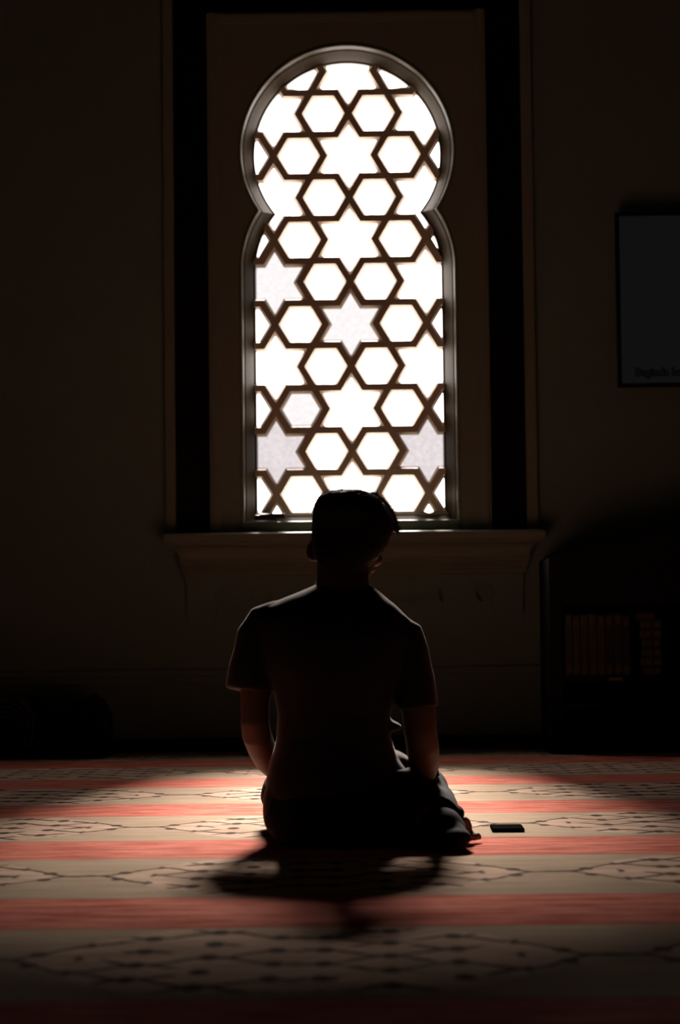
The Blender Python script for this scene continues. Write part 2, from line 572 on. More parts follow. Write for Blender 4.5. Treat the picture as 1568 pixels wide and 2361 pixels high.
def apron():
    zt, zl = wz(815, 1326), wz(815, 1390)
    pts = [(AL, zt), (AL, wz(815, 1402))]
    # left bracket: curved side, point, curved back to the lower edge
    def bracket(x_edge, sgn):
        q = []
        for i in range(9):
            a = i / 8 * math.pi / 2
            q.append((x_edge + sgn * 32 * PX * (1 - math.cos(a)), wz(815, 1402) - 40 * PX * math.sin(a)))
        for i in range(1, 9):
            a = i / 8 * math.pi / 2
            q.append((x_edge + sgn * (32 + 36 * math.sin(a)) * PX, wz(815, 1402) - (40 - 34 * (1 - math.cos(a))) * PX))
        q.append((x_edge + sgn * 70 * PX, zl))
        return q
    pts = [(AL, zt)] + bracket(AL, 1)
    c0, dc = AL + 86 * PX, (AR - AL - 172 * PX) / 7
    for k in range(8):
        cx = c0 + k * dc; cz = zl + 20 * PX; r = 22 * PX
        a0 = math.radians(-62)
        pts.append((cx - 10 * PX, zl))
        for i in range(13):
            a = math.pi - a0 - (math.pi - 2 * a0) * i / 12
            pts.append((cx + r * math.cos(a), cz + r * math.sin(a)))
        pts.append((cx + 10 * PX, zl))
    pts += list(reversed(bracket(AR, -1))) + [(AR, zt)]
    ov, of, ofo = cdt([pts])
    return slab(ov, [f for f, o in zip(of, ofo) if o], YW - .03, YW)
link('apron', apron(), M['plaster'], w1)

# dado line and baseboard
t2 = empty('trim_2', (0, YW, wz(815, 1550))); t2['kind'] = 'structure'
zd = wz(815, 1548)
link('dado_rail', join([box(X0, X1, YW - .022, YW, zd - .012, zd + .018, .005), box(X0, X1, YW - .012, YW, zd - .045, zd - .012, .004)]), M['plaster'], t2)
struct('baseboard_back', box(X0, X1, YW - .02, YW, 0, wz(815, 1697), .003), M['base_stone'])

# ------------------------------------------------------------------ lofted bodies
def tube(path, n=20, cap=True, sq=2.0):
    """path: (x,y,z, ra, rb) - ring of half axes ra (sideways) and rb, swept along the path"""
    P = [Vector(p[:3]) for p in path]
    V, Fc = [], []
    for i, p in enumerate(path):
        t = (P[min(i + 1, len(P) - 1)] - P[max(i - 1, 0)]).normalized()
        s = t.cross(Vector((0, 1, 0))) if abs(t.y) < .9 else t.cross(Vector((0, 0, 1)))
        s.normalize(); u = s.cross(t).normalized()
        ra = p[3]; rb = p[4] if len(p) > 4 else p[3]
        for k in range(n):
            a = 2 * math.pi * k / n
            c, si = math.cos(a), math.sin(a)
            c = math.copysign(abs(c) ** (2 / sq), c); si = math.copysign(abs(si) ** (2 / sq), si)
            V.append(P[i] + s * ra * c + u * rb * si)
    m = len(path)
    for i in range(m - 1):
        for k in range(n):
            k2 = (k + 1) % n
            Fc.append([i * n + k, i * n + k2, (i + 1) * n + k2, (i + 1) * n + k])
    if cap:
        Fc.append(list(range(n))); Fc.append(list(range((m - 1) * n, m * n)))
    return fix(mesh(V, Fc))
def rows(secs, n=36, sq=2.3):
    """horizontal rings: (xl, xr, z, yc, half_depth)"""
    V, Fc = [], []
    for xl, xr, z, yc, hd in secs:
        for k in range(n):
            a = 2 * math.pi * k / n
            c, s = math.cos(a), math.sin(a)
            c = math.copysign(abs(c) ** (2 / sq), c); s = math.copysign(abs(s) ** (2 / sq), s)
            V.append(((xl + xr) / 2 + (xr - xl) / 2 * c, yc + hd * s, z))
    m = len(secs)
    for i in range(m - 1):
        for k in range(n):
            k2 = (k + 1) % n
            Fc.append([i * n + k, i * n + k2, (i + 1) * n + k2, (i + 1) * n + k])
    Fc.append(list(range(n))); Fc.append(list(range((m - 1) * n, m * n)))
    return fix(mesh(V, Fc))
def ball(c, r, rot=(0, 0, 0), u=20, v=14):
    bm = bmesh.new()
    bmesh.ops.create_uvsphere(bm, u_segments=u, v_segments=v, radius=1)
    mt = Matrix.Translation(Vector(c)) @ Euler(rot).to_matrix().to_4x4() @ Matrix.Diagonal((r[0], r[1], r[2], 1))
    bmesh.ops.transform(bm, matrix=mt, verts=bm.verts)
    me = bpy.data.meshes.new('b'); bm.to_mesh(me); bm.free()
    return me
def fuse(meshes, voxel, smooth=4, factor=.5):
    me = join(meshes)
    o = bpy.data.objects.new('tmp', me); COL.objects.link(o)
    rm = o.modifiers.new('r', 'REMESH'); rm.mode = 'VOXEL'; rm.voxel_size = voxel
    if smooth:
        sm = o.modifiers.new('s', 'SMOOTH'); sm.iterations = smooth; sm.factor = factor
    dg = bpy.context.evaluated_depsgraph_get(); dg.update()
    res = bpy.data.meshes.new_from_object(o.evaluated_get(dg))
    bpy.data.objects.remove(o)
    res.materials.clear()
    return res

# ------------------------------------------------------------------ the person
def row(py, pxl, pxr, Y, hd):
    a, b_ = at(pxl, py, Y), at(pxr, py, Y)
    return (a.x, b_.x, (a.z + b_.z) / 2, Y, hd)
def tp(px, py, Y, rpx, rb=None):
    p = at(px, py, Y); r = rpx * (Y / F_PX)
    return (p.x, p.y, p.z, r, rb if rb else r)

person = empty('person', at(805, 1935, 5.5))
person.location.z = 0

# T-shirt
shirt = [rows([row(1342, 742, 842, 5.555, .050), row(1350, 726, 853, 5.555, .058), row(1362, 694, 871, 5.55, .072), row(1380, 650, 890, 5.545, .088), row(1400, 606, 915, 5.535, .102),
               row(1425, 588, 940, 5.525, .113), row(1470, 590, 952, 5.515, .125), row(1540, 606, 938, 5.51, .128), row(1600, 634, 915, 5.51, .124),
               row(1650, 638, 900, 5.51, .118), row(1700, 638, 900, 5.505, .118), row(1750, 622, 918, 5.50, .13), row(1790, 614, 950, 5.495, .15),
               row(1830, 612, 975, 5.49, .165), row(1862, 612, 985, 5.49, .17)]),
         tube([tp(650, 1408, 5.53, 28), tp(612, 1432, 5.525, 44, .062), tp(592, 1470, 5.515, 47, .062), tp(578, 1530, 5.505, 49, .062), tp(571, 1592, 5.50, 53, .066)]),
         tube([tp(895, 1432, 5.53, 30), tp(935, 1468, 5.525, 44, .062), tp(948, 1505, 5.515, 44, .062), tp(958, 1570, 5.505, 45, .062), tp(965, 1634, 5.50, 48, .066)]),
         # folds bunched at the right of the waist
         ball(at(902, 1672, 5.52), (.030, .05, .014), (0, R(14), 0)),
         ball(at(893, 1752, 5.56), (.062, .09, .030), (0, R(12), 0)),
         ball(at(628, 1862, 5.47), (.025, .07, .062))]
shirt_me = fuse(shirt, .0065, 5)
tex = shirt_me
NRM = [v.normal.copy() for v in shirt_me.vertices]
for v in shirt_me.vertices:           # soft wrinkles
    n = NRM[v.index]
    w_ = mnoise.noise(Vector((v.co.x * 9 + v.co.z * 5, v.co.y * 8, v.co.z * 16))) * .0035
    v.co += n * w_
# collar ring
cn = at(791, 1350, 5.553)
def collar():
    V, Fc = [], []; n, m = 40, 8
    for i in range(n):
        a = 2 * math.pi * i / n
        cx_, cy_ = cn.x + .063 * math.cos(a), cn.y + .056 * math.sin(a)
        cz_ = cn.z - .008 - .012 * math.cos(a) - .030 * max(0, math.sin(a))
        for j in range(m):
            b_ = 2 * math.pi * j / m
            V.append((cx_ + .006 * math.cos(b_) * math.cos(a), cy_ + .006 * math.cos(b_) * math.sin(a), cz_ + .009 * math.sin(b_)))
    for i in range(n):
        for j in range(m):
            Fc.append([i * m + j, ((i + 1) % n) * m + j, ((i + 1) % n) * m + (j + 1) % m, i * m + (j + 1) % m])
    return fix(mesh(V, Fc))

# trousers: seat on the floor, thighs forward, right shin folded back beside the hip
g = lambda x, y, z: Vector((x, y, z))
XC = at(805, 1850, 5.5).x
XR = at(1013, 1880, 5.36).x            # right shin / ankle
trs = [rows([row(1770, 640, 960, 5.50, .11), row(1800, 622, 985, 5.49, .14), row(1835, 612, 1000, 5.485, .165), row(1870, 608, 1003, 5.48, .175), row(1900, 610, 1008, 5.475, .175)] +
            [(at(620, 1925, 5.48).x, at(1015, 1925, 5.48).x, .030, 5.475, .17), (at(640, 1930, 5.48).x, at(1010, 1930, 5.48).x, .002, 5.475, .155)]),
       tube([(XC - .095, 5.52, .10, .09), (XC - .125, 5.70, .100, .085), (XC - .165, 5.90, .095, .072), (XC - .18, 6.00, .080, .062)]),
       tube([(XC + .10, 5.52, .10, .095), (XC + .15, 5.70, .105, .09), (XC + .185, 5.90, .095, .075), (XC + .195, 6.00, .080, .062)]),
       tube([(XC + .195, 6.01, .070, .06), (XR + .0, 5.80, .065, .062), (XR - .005, 5.60, .066, .062), (XR - .008, 5.44, .070, .060), (XR - .005, 5.37, .066, .056)]),
       tube([(XC - .18, 6.01, .066, .058), (XC - .10, 5.85, .058, .055), (XC + .06, 5.70, .05, .048), (XC + .17, 5.58, .045, .042)]),
       # loose cloth falling from the right knee fold to the floor
       ball(at(1018, 1925, 5.33), (.060, .10, .068), (0, R(20), 0)),
       ball(at(1047, 1882, 5.42), (.022, .06, .030), (0, R(48), 0)),
       ball((XR + .018, 5.265, .030), (.056, .075, .029)),
       ball(at(1040, 1935, 5.28), (.042, .06, .045), (0, R(25), 0))]
trs_me = fuse(trs, .0075, 5)
zmin = min(v.co.z for v in trs_me.vertices)
NRM = [v.normal.copy() for v in trs_me.vertices]
for v in trs_me.vertices:
    v.co += NRM[v.index] * mnoise.noise(Vector((v.co.x * 14, v.co.y * 12, v.co.z * 20))) * .004
    if v.co.z < .002: v.co.z = .002

# body: head, neck, arms with hands, legs, feet - one surface
HC = at(807, 1240, 5.615)               # centre of the head
HM = Matrix.Translation(HC) @ (Matrix.Rotation(R(-37), 4, 'Z') @ Matrix.Rotation(R(-24), 4, 'X') @ Matrix.Rotation(R(4), 4, 'Y'))
def hl(x, y, z): return HM @ Vector((x, y, z))
def head_parts():
    # local: +y face, +x the person's right, z up; rings (z, half width, back, front)
    ring = [(.108, .030, -.035, .030), (.098, .052, -.065, .055), (.080, .066, -.085, .072), (.050, .074, -.097, .085), (.015, .076, -.100, .090),
            (-.020, .073, -.095, .091), (-.050, .068, -.082, .090), (-.075, .060, -.060, .090), (-.095, .048, -.030, .088), (-.110, .030, .010, .082), (-.117, .015, .035, .070)]
    n = 32; V, Fc = [], []
    for z, w_, bk, fr in ring:
        for k in range(n):
            a = 2 * math.pi * k / n
            c, s = math.cos(a), math.sin(a)
            c = math.copysign(abs(c) ** .9, c)
            V.append(hl(w_ * c, (bk + fr) / 2 + (fr - bk) / 2 * s, z))
    for i in range(len(ring) - 1):
        for k in range(n):
            Fc.append([i * n + k, i * n + (k + 1) % n, (i + 1) * n + (k + 1) % n, (i + 1) * n + k])
    Fc.append(list(range(n))); Fc.append(list(range((len(ring) - 1) * n, len(ring) * n)))
    skull = fix(mesh(V, Fc))
    rot = HM.to_euler()
    out = [skull]
    def b(c, r, e=(0, 0, 0)):
        q = HM.to_3x3() @ Euler(e).to_matrix()
        return ball(hl(*c), r, q.to_euler())
    out += [b((0, .090, .030), (.050, .012, .010)),                       # brow
            b((0, .104, -.018), (.010, .018, .028), (R(-18), 0, 0)),      # nose ridge
            b((0, .112, -.034), (.016, .014, .011)),                      # nose tip
            b((0, .092, -.064), (.024, .010, .006)), b((0, .091, -.074), (.020, .010, .007)),   # lips
            b((0, .080, -.100), (.022, .018, .014)),                      # chin
            b((.034, .074, -.025), (.026, .020, .018)), b((-.034, .074, -.025), (.026, .020, .018)),
            b((.031, .084, .010), (.014, .010, .008)), b((-.031, .084, .010), (.014, .010, .008))]   # eyelids
    for s in (1, -1):                   # ears: rim, lobe and bowl
        V, Fc = [], []; n, m = 26, 8
        for i in range(n):
            a = 2 * math.pi * i / n
            ey, ez = -.012 + .018 * math.cos(a) + .004 * math.sin(a), -.040 + .031 * math.sin(a)
            ex = .083 + .016 * (.5 - .5 * math.cos(a))
            for j in range(m):
                bb = 2 * math.pi * j / m
                V.append(hl(s * (ex + .0048 * math.cos(bb)), ey + .0048 * math.sin(bb) * math.cos(a), ez + .0048 * math.sin(bb) * math.sin(a)))
        for i in range(n):
            for j in range(m):
                Fc.append([i * m + j, ((i + 1) % n) * m + j, ((i + 1) % n) * m + (j + 1) % m, i * m + (j + 1) % m])
        out.append(fix(mesh(V, Fc)))
        out.append(b((s * .085, -.012, -.042), (.0065, .020, .030), (0, 0, R(24 * s))))
        out.append(b((s * .078, .000, -.062), (.008, .010, .012)))
    return out
def hand(wrist, direction, palm_n, side):
    """palm, four bent fingers of unequal length and a thumb leaving the side of the palm"""
    d = Vector(direction).normalized(); nrm = Vector(palm_n).normalized()
    s = d.cross(nrm).normalized() * side            # towards the thumb
    w0 = Vector(wrist); out = []
    out.append(tube([(*w0, .026, .020), (*(w0 + d * .03), .034, .017), (*(w0 + d * .065), .041, .016), (*(w0 + d * .092), .040, .014), (*(w0 + d * .100), .034, .011)]))
    for k, L in enumerate((.070, .080, .074, .058)):
        b0 = w0 + d * .088 + s * (.030 - .020 * k)
        sp = (d + s * (.14 - .10 * k)).normalized()
        p1 = b0 + sp * L * .45
        p2 = p1 + (sp * .9 - nrm * .45).normalized() * L * .32
        p3 = p2 + (sp * .7 - nrm * .75).normalized() * L * .25
        out.append(tube([(*b0, .0092), (*p1, .0088), (*p2, .0080), (*p3, .0066)], 12))
    t0 = w0 + d * .030 + s * .028
    t1_ = t0 + (d * .7 + s * .8 - nrm * .2).normalized() * .038
    t2_ = t1_ + (d * .95 + s * .25 - nrm * .25).normalized() * .030
    out.append(tube([(*t0, .014), (*t1_, .0105), (*t2_, .0078)], 12))
    return out
WR_R = at(982, 1792, 5.70); WR_L = at(637, 1778, 5.70)
arms = [tube([tp(935, 1480, 5.52, 42), tp(952, 1570, 5.51, 43), tp(966, 1640, 5.495, 40), tp(970, 1690, 5.49, 38), tp(974, 1716, 5.50, 38), tp(977, 1742, 5.54, 37), tp(979, 1765, 5.60, 33), tp(980, 1780, 5.655, 27), (*WR_R, .026)]),
        tube([tp(605, 1450, 5.52, 40), tp(594, 1540, 5.51, 42), tp(588, 1620, 5.495, 33), tp(588, 1668, 5.49, 33), tp(592, 1695, 5.50, 34), tp(602, 1722, 5.54, 33), tp(617, 1752, 5.60, 31), tp(628, 1768, 5.655, 26), (*WR_L, .026)])]
hands = hand(WR_R, (-.12, .93, -.12), (0, .12, 1), -1) + hand(WR_L, (.16, .93, -.12), (0, .12, 1), 1)
neck = [tube([tp(789, 1392, 5.535, 70, .066), tp(790, 1362, 5.545, 63, .060), tp(790, 1330, 5.555, 60, .058), tp(793, 1295, 5.57, 62, .060), tp(797, 1262, 5.585, 60, .062)])]
trunk = [rows([row(1385, 690, 880, 5.54, .06), row(1430, 620, 925, 5.53, .09), row(1520, 640, 905, 5.512, .095), row(1650, 658, 872, 5.508, .088), row(1760, 665, 872, 5.50, .095), row(1880, 665, 930, 5.49, .12)])]
legs = [tube([(XC - .095, 5.52, .10, .07), (XC - .165, 5.90, .09, .055), (XC - .18, 5.99, .075, .045)]), tube([(XC + .10, 5.52, .10, .075), (XC + .185, 5.90, .09, .06), (XC + .195, 5.99, .075, .05)]),
        tube([(XC + .195, 6.0, .068, .048), (XR, 5.75, .062, .05), (XR - .008, 5.45, .068, .038), (XR - .010, 5.36, .066, .034)]),
        tube([(XC - .18, 6.0, .062, .045), (XC + .06, 5.70, .046, .040), (XC + .19, 5.56, .040, .032), (XC + .225, 5.53, .036, .030)])]
# left foot slipped out to the right under the right shin: toes show beside the trousers
TX = at(1092, 1928, 5.43)
def foot_left():
    a = Vector((XC + .20, 5.545, .036)); b_ = Vector((TX.x - .028, 5.450, .028))
    out = [tube([(*a, .032, .030), (*(a.lerp(b_, .5)), .036, .026), (*b_, .040, .027), (*(b_ + (b_ - a).normalized() * .016), .036, .022)], 16)]
    dv = (b_ - a).normalized(); sv = dv.cross(Vector((0, 0, 1))).normalized()
    for k, (L, r) in enumerate(((.034, .0165), (.030, .0110), (.027, .0105), (.024, .0100), (.020, .0100))):
        o0 = b_ + sv * (.028 - .0155 * k) + dv * .008
        p1 = o0 + dv * L * .6 + Vector((0, 0, .004)); p2 = o0 + dv * L
        out.append(tube([(o0.x, o0.y, .016 + r * .3, r), (p1.x, p1.y, r + .006, r), (p2.x, p2.y, r + .001, r * .8)], 10))
    return out
def foot_right():
    heel = Vector((XR - .030, 5.355, .066)); ballp = Vector((XR + .004, 5.318, .030)); toe = Vector((XR + .012, 5.345, .014))
    out = [ball(heel, (.032, .036, .034)), tube([(*(heel + Vector((0, .02, 0))), .034, .030), (*(heel.lerp(ballp, .5)), .034, .026), (*ballp, .040, .022), (*toe, .036, .012)], 16)]
    dv = Vector((.25, .95, 0)).normalized(); sv = Vector((.95, -.25, 0))
    for k, (L, r) in enumerate(((.030, .0095), (.032, .0100), (.034, .0105), (.036, .0110), (.042, .0140))):
        o0 = toe + sv * (.030 - .0155 * k)
        p2 = o0 + dv * L
        out.append(tube([(o0.x, o0.y, r + .002, r), (p2.x, p2.y, r + .001, r * .8)], 10))
    return out
body_me = fuse(head_parts() + neck + arms + hands + trunk + legs + foot_left() + foot_right(), .0045, 3)
for v in body_me.vertices:
    if v.co.z < .001: v.co.z = .001
body = link('body', body_me, M['skin'], person, True)
tag(person, 'person in a black T-shirt sitting on the carpet facing the bright window', 'person')
shirt_o = link('t_shirt', shirt_me, M['tshirt'], person, True)
link('collar', collar(), M['tshirt'], shirt_o, True)
link('trousers', trs_me, M['trousers'], person, True)

# hair: cropped at the back and sides, longer fringe hanging over the forehead
def hrow(py, xl, xr, Y, hd): return row(py, xl, xr, Y, hd)
hr = [rows([hrow(1131, 772, 828, 5.596, 0.045), hrow(1136, 750, 850, 5.596, 0.072), hrow(1146, 734, 868, 5.596, 0.092), hrow(1160, 727, 882, 5.598, 0.105), hrow(1180, 722, 896, 5.601, 0.114),
            hrow(1205, 720, 908, 5.606, 0.117), hrow(1222, 719, 906, 5.606, 0.115), hrow(1240, 720, 899, 5.598, .107), hrow(1262, 722, 888, 5.584, .096), hrow(1285, 727, 872, 5.568, .083), hrow(1306, 735, 853, 5.558, .069), hrow(1322, 742, 842, 5.556, .056)], sq=2.15),
      tube([tp(870, 1168, 5.64, 22), tp(890, 1190, 5.66, 22), tp(903, 1208, 5.67, 17), tp(913, 1222, 5.675, 8), tp(917, 1231, 5.678, 3)], 14),
      tube([tp(850, 1150, 5.65, 24), tp(880, 1180, 5.675, 24), tp(896, 1205, 5.685, 17), tp(903, 1224, 5.69, 9)], 14)]
hair_me = fuse(hr, .005, 3)
# leave the face free: push hair back off the front lower part of the head
inv = HM.inverted()
NRM = [v.normal.copy() for v in hair_me.vertices]
for v in hair_me.vertices:
    l = inv @ v.co
    n = NRM[v.index]
    v.co += n * (mnoise.noise(v.co * 60) * .003 + mnoise.noise(v.co * 170) * .0018)
    if l.y > .045 and l.z < .045:
        v.co += (HM.to_3x3() @ Vector((0, -(l.y - .045) * .95, 0)))
hair = link('hair', hair_me, M['hair'], person, True)
# short strands standing off the cap
def strands():
    V, Fc = [], []
    rnd = random.Random(9)
    polys = list(hair_me.polygons)
    PN = [(p.center.copy(), p.normal.copy()) for p in polys]
    for _ in range(14000):
        c, n = PN[rnd.randrange(len(PN))]; l = inv @ c
        if (l.y > .04 and l.z < .05) or c.z < at(800, 1275, 5.6).z: continue
        L = rnd.uniform(.004, .011) * (1.0 if l.z > .02 else .6)
        dv = (n * rnd.uniform(.35, .8) + Vector((rnd.gauss(0, .3), rnd.gauss(0, .3), rnd.gauss(0, .3))) + (HM.to_3x3() @ Vector((.15, .25, -.15)))).normalized()
        s = dv.cross(Vector((rnd.random(), rnd.random(), rnd.random()))).normalized() * .0004
        q = dv.cross(s).normalized() * .0004
        i = len(V)
        V += [c - n * .002 + s, c - n * .002 - s * .5 + q, c - n * .002 - s * .5 - q, c + dv * L]
        Fc += [[i, i + 1, i + 3], [i + 1, i + 2, i + 3], [i + 2, i, i + 3]]
    # a few long strands of the fringe
    for k in range(34):
        p0 = at(rnd.uniform(885, 905), rnd.uniform(1190, 1205), rnd.uniform(5.64, 5.70))
        e = at(rnd.uniform(905, 926), rnd.uniform(1218, 1256 if k % 6 == 0 else 1236), rnd.uniform(5.64, 5.70))
        mid = (p0 + e) / 2 + Vector((.010, 0, .004))
        pts = [p0, (p0 + mid) / 2 + Vector((.004, 0, .003)), mid, (mid + e) / 2 + Vector((.003, 0, 0)), e]
        w_ = .0007
        i = len(V)
        for t, p in enumerate(pts):
            ww = w_ * (1 - t / 5)
            V += [p + Vector((ww, 0, 0)), p + Vector((-ww * .5, ww, 0)), p + Vector((-ww * .5, -ww, 0))]
        for t in range(4):
            for j in range(3):
                Fc.append([i + t * 3 + j, i + t * 3 + (j + 1) % 3, i + t * 3 + 3 + (j + 1) % 3, i + t * 3 + 3 + j])
    return mesh(V, Fc)
tag(link('loose_strands', strands(), M['strand'], hair), kind='stuff')
# cord bracelet on the right wrist
def bracelet():
    c = at(980, 1782, 5.662); d = (WR_R - at(979, 1765, 5.60)).normalized()
    q = d.to_track_quat('Z', 'Y').to_matrix()
    V, Fc = [], []; n, m = 28, 8
    for i in range(n):
        a = 2 * math.pi * i / n
        for j in range(m):
            b_ = 2 * math.pi * j / m
            V.append(c + q @ Vector(((.0315 + .0038 * math.cos(b_)) * math.cos(a), (.0315 + .0038 * math.cos(b_)) * math.sin(a), .0055 * math.sin(b_))))
    for i in range(n):
        for j in range(m):
            Fc.append([i * m + j, ((i + 1) % n) * m + j, ((i + 1) % n) * m + (j + 1) % m, i * m + (j + 1) % m])
    me = fix(mesh(V, Fc))
    return join([me, ball(at(1006, 1786, 5.645), (.009, .006, .005))])
link('bracelet', bracelet(), M['black_plastic'], person, True)

# ------------------------------------------------------------------ phone on the carpet
p0, p1 = on_floor(1136, 1920), on_floor(1210, 1918)
pb0, pb1 = on_floor(1138, 1900, .009), on_floor(1208, 1899, .009)
pc = (p0 + p1) / 2
ph = empty('phone', (pc.x, pc.y + .068, 0), R(-.5))
PWD = (p1.x - p0.x) / 2
link('phone_body', box(-PWD, PWD, -.068, .068, .001, .0095, .0028), M['phone_case'], ph, False, False)
link('phone_screen', box(-PWD + .004, PWD - .004, -.063, .063, .0094, .0101, .0003), M['phone_glass'], ph, False, False)
link('button', box(PWD - .0005, PWD + .0008, .015, .027, .0045, .0068), M['black_plastic'], ph, False, False)
tag(ph, 'black mobile phone lying flat on the carpet beside the seated person', 'phone')

# ------------------------------------------------------------------ television on the wall
YT = YW - .095
tl, bl = at(1418, 489, YT), at(1414, 893, YT)
TH = tl.z - bl.z; TW = TH * 1.74
tv = empty('television', (tl.x + TW / 2, YT + .04, bl.z))
bz = .019
x0, x1, z0, z1 = tl.x, tl.x + TW, bl.z, tl.z
def bezel():
    V = []; Fc = []
    loops = [(0, YT + .03), (0, YT + .004), (.004, YT), (bz - .003, YT), (bz, YT + .006)]
    for o, y in loops:
        V += [(x0 + o, y, z0 + o), (x1 - o, y, z0 + o), (x1 - o, y, z1 - o), (x0 + o, y, z1 - o)]
    for j in range(len(loops) - 1):
        for i in range(4):
            Fc.append([j * 4 + i, j * 4 + (i + 1) % 4, j * 4 + 4 + (i + 1) % 4, j * 4 + 4 + i])
    return fix(mesh(V, Fc))
link('bezel', bezel(), M['black_plastic'], tv)
link('back_case', box(x0 + .004, x1 - .004, YT + .012, YT + .05, z0 + .004, z1 - .004, .006), M['black_plastic'], tv)
link('wall_bracket', box(x0 + TW * .3, x1 - TW * .3, YT + .05, YW - .001, z0 + TH * .3, z1 - TH * .3), M['black_plastic'], tv)
scr = link('screen', box(x0 + bz - .001, x1 - bz + .001, YT + .005, YT + .011, z0 + bz - .001, z1 - bz + .001), M['screen'], tv)
def text_mesh(body_, size, off):
    cu = bpy.data.curves.new('t', 'FONT'); cu.body = body_; cu.size = size; cu.extrude = .0004; cu.bevel_depth = off; cu.bevel_resolution = 2
    cu.space_character = 1.02
    o = bpy.data.objects.new('t', cu); COL.objects.link(o)
    dg = bpy.context.evaluated_depsgraph_get(); dg.update()
    me = bpy.data.meshes.new_from_object(o.evaluated_get(dg))
    bpy.data.objects.remove(o)
    me.materials.clear()
    return me
tb = at(1465, 866, YT)
for nm, off, y, mt in (('subtitle_outline', .0038, .0046, 'subtitle_ink'), ('subtitle_text', .0002, .0030, 'subtitle_fill')):
    me = text_mesh('Baginda be', .0485, off)
    me.transform(Matrix.Translation((tb.x, YT + y, tb.z)) @ Matrix.Rotation(R(90), 4, 'X') @ Matrix.Diagonal((1, 1, .12, 1)))
    link(nm, me, M[mt], scr)
tag(tv, 'black flat television hung on the wall right of the window', 'television')

# ------------------------------------------------------------------ low bookcase with a bowed top
YB = 9.52                             # front plane
bx0 = at(1268, 1500, YB).x
BW_ = 1.50
bx1 = bx0 + BW_
ztop0 = at(1270, 1293, YB).z
zmid = ztop0 + .115
def topz(x):
    f = (x - bx0) / BW_
    return ztop0 + (zmid - ztop0) * math.sin(math.pi * f) ** .9
bc = empty('bookcase', (bx0 + BW_ / 2, YB + .22, 0))
YBk = YW - .03
st_w = at(1298, 1500, YB).x - bx0
zs_top = at(1400, 1408, YB).z; zs_bot = at(1400, 1560, YB).z
link('side_panel', box(bx0, bx0 + st_w, YB, YBk, 0, ztop0 + .0, .003), M['dark_wood'], bc)
link('side_panel', box(bx1 - st_w, bx1, YB, YBk, 0, ztop0 + .0, .003), M['dark_wood'], bc)
link('back_panel', box(bx0 + st_w, bx1 - st_w, YBk - .015, YBk, .02, ztop0), M['dark_wood'], bc)
def crown():
    n = 24
    xs = [bx0 + BW_ * i / n for i in range(n + 1)]
    pts = [(x, topz(x) + .012) for x in xs] + [(x, ztop0 if bx0 + .001 < x < bx1 - .001 else ztop0 - .0) for x in reversed(xs)]
    V = [(x, YB - .012, z) for x, z in pts] + [(x, YBk, z) for x, z in pts]
    m = len(pts); Fc = []
    for i in range(n):
        Fc.append([i, i + 1, m - 2 - i, m - 1 - i]); Fc.append([m + i, m + m - 1 - i, m + m - 2 - i, m + i + 1])
    for i in range(m): Fc.append([i, (i + 1) % m, m + (i + 1) % m, m + i])
    return fix(mesh(V, Fc))
link('bowed_top', crown(), M['dark_wood'], bc)
link('fascia', box(bx0 + st_w, bx1 - st_w, YB + .004, YB + .024, zs_top + .030, ztop0), M['dark_wood'], bc)
link('shelf', box(bx0 + st_w, bx1 - st_w, YB + .006, YBk - .015, zs_bot - .028, zs_bot, .002), M['dark_wood'], bc)
zl2 = at(1400, 1622, YB).z
link('shelf', box(bx0 + st_w, bx1 - st_w, YB + .006, YBk - .015, zl2 - .022, zl2, .002), M['dark_wood'], bc)
link('plinth', box(bx0 + st_w, bx1 - st_w, YB + .03, YB + .05, 0, .07), M['dark_wood'], bc)
link('shelf', box(bx0 + st_w, bx1 - st_w, YB + .006, YBk - .015, .07, .09, .002), M['dark_wood'], bc)
lp = at(1420, 1559, YB)
link('label_plate', box(lp.x - .028, lp.x + .028, YB + .001, YB + .006, lp.z - .018, lp.z - .006), M['brass'], bc)
tag(bc, 'low dark bookcase with a bowed top below the television', 'bookcase')

def make_book(w_, h, d, mat, upright=True):
    """spine towards -y, standing; children: cover, pages, spine bands"""
    r = empty('book')
    cv = join([box(-w_ / 2, -w_ / 2 + .003, 0, d, 0, h), box(w_ / 2 - .003, w_ / 2, 0, d, 0, h), box(-w_ / 2, w_ / 2, -.004, .002, 0, h, .0018)])
    link('cover', cv, mat, r, False, False)
    link('pages', box(-w_ / 2 + .003, w_ / 2 - .003, .002, d - .006, .004, h - .004), M['paper'], r, False, False)
    for f0, f1 in ((.04, .17), (.83, .96)):
        link('spine_band', box(-w_ / 2 + .004, w_ / 2 - .004, -.0052, -.0040, h * f0, h * f1), M['gilt'], r, False, False)
    return r
ORD = ['first', 'second', 'third', 'fourth', 'fifth', 'sixth', 'seventh', 'eighth']
hb = zs_top - zs_bot - .012
edges = [1303, 1321, 1339, 1358, 1378, 1397, 1417, 1436, 1455]
for i in range(8):
    a, b_ = at(edges[i] + .8, 1555, YB + .03).x, at(edges[i + 1] - .8, 1555, YB + .03).x
    bk = make_book(b_ - a, hb - (.004 * ((i * 5) % 3)), .19, M['book_cover'] if i < 5 else M['book_cover_b'])
    bk.location = ((a + b_) / 2, YB + .030 + .004 * ((i * 3) % 4), zs_bot + .0005)
    tag(bk, f'{ORD[i]} upright gilt-banded book from the left side panel of the bookcase' if i else 'leftmost upright gilt-banded book, against the left side panel of the bookcase', 'book', 'books on the bookcase shelf')
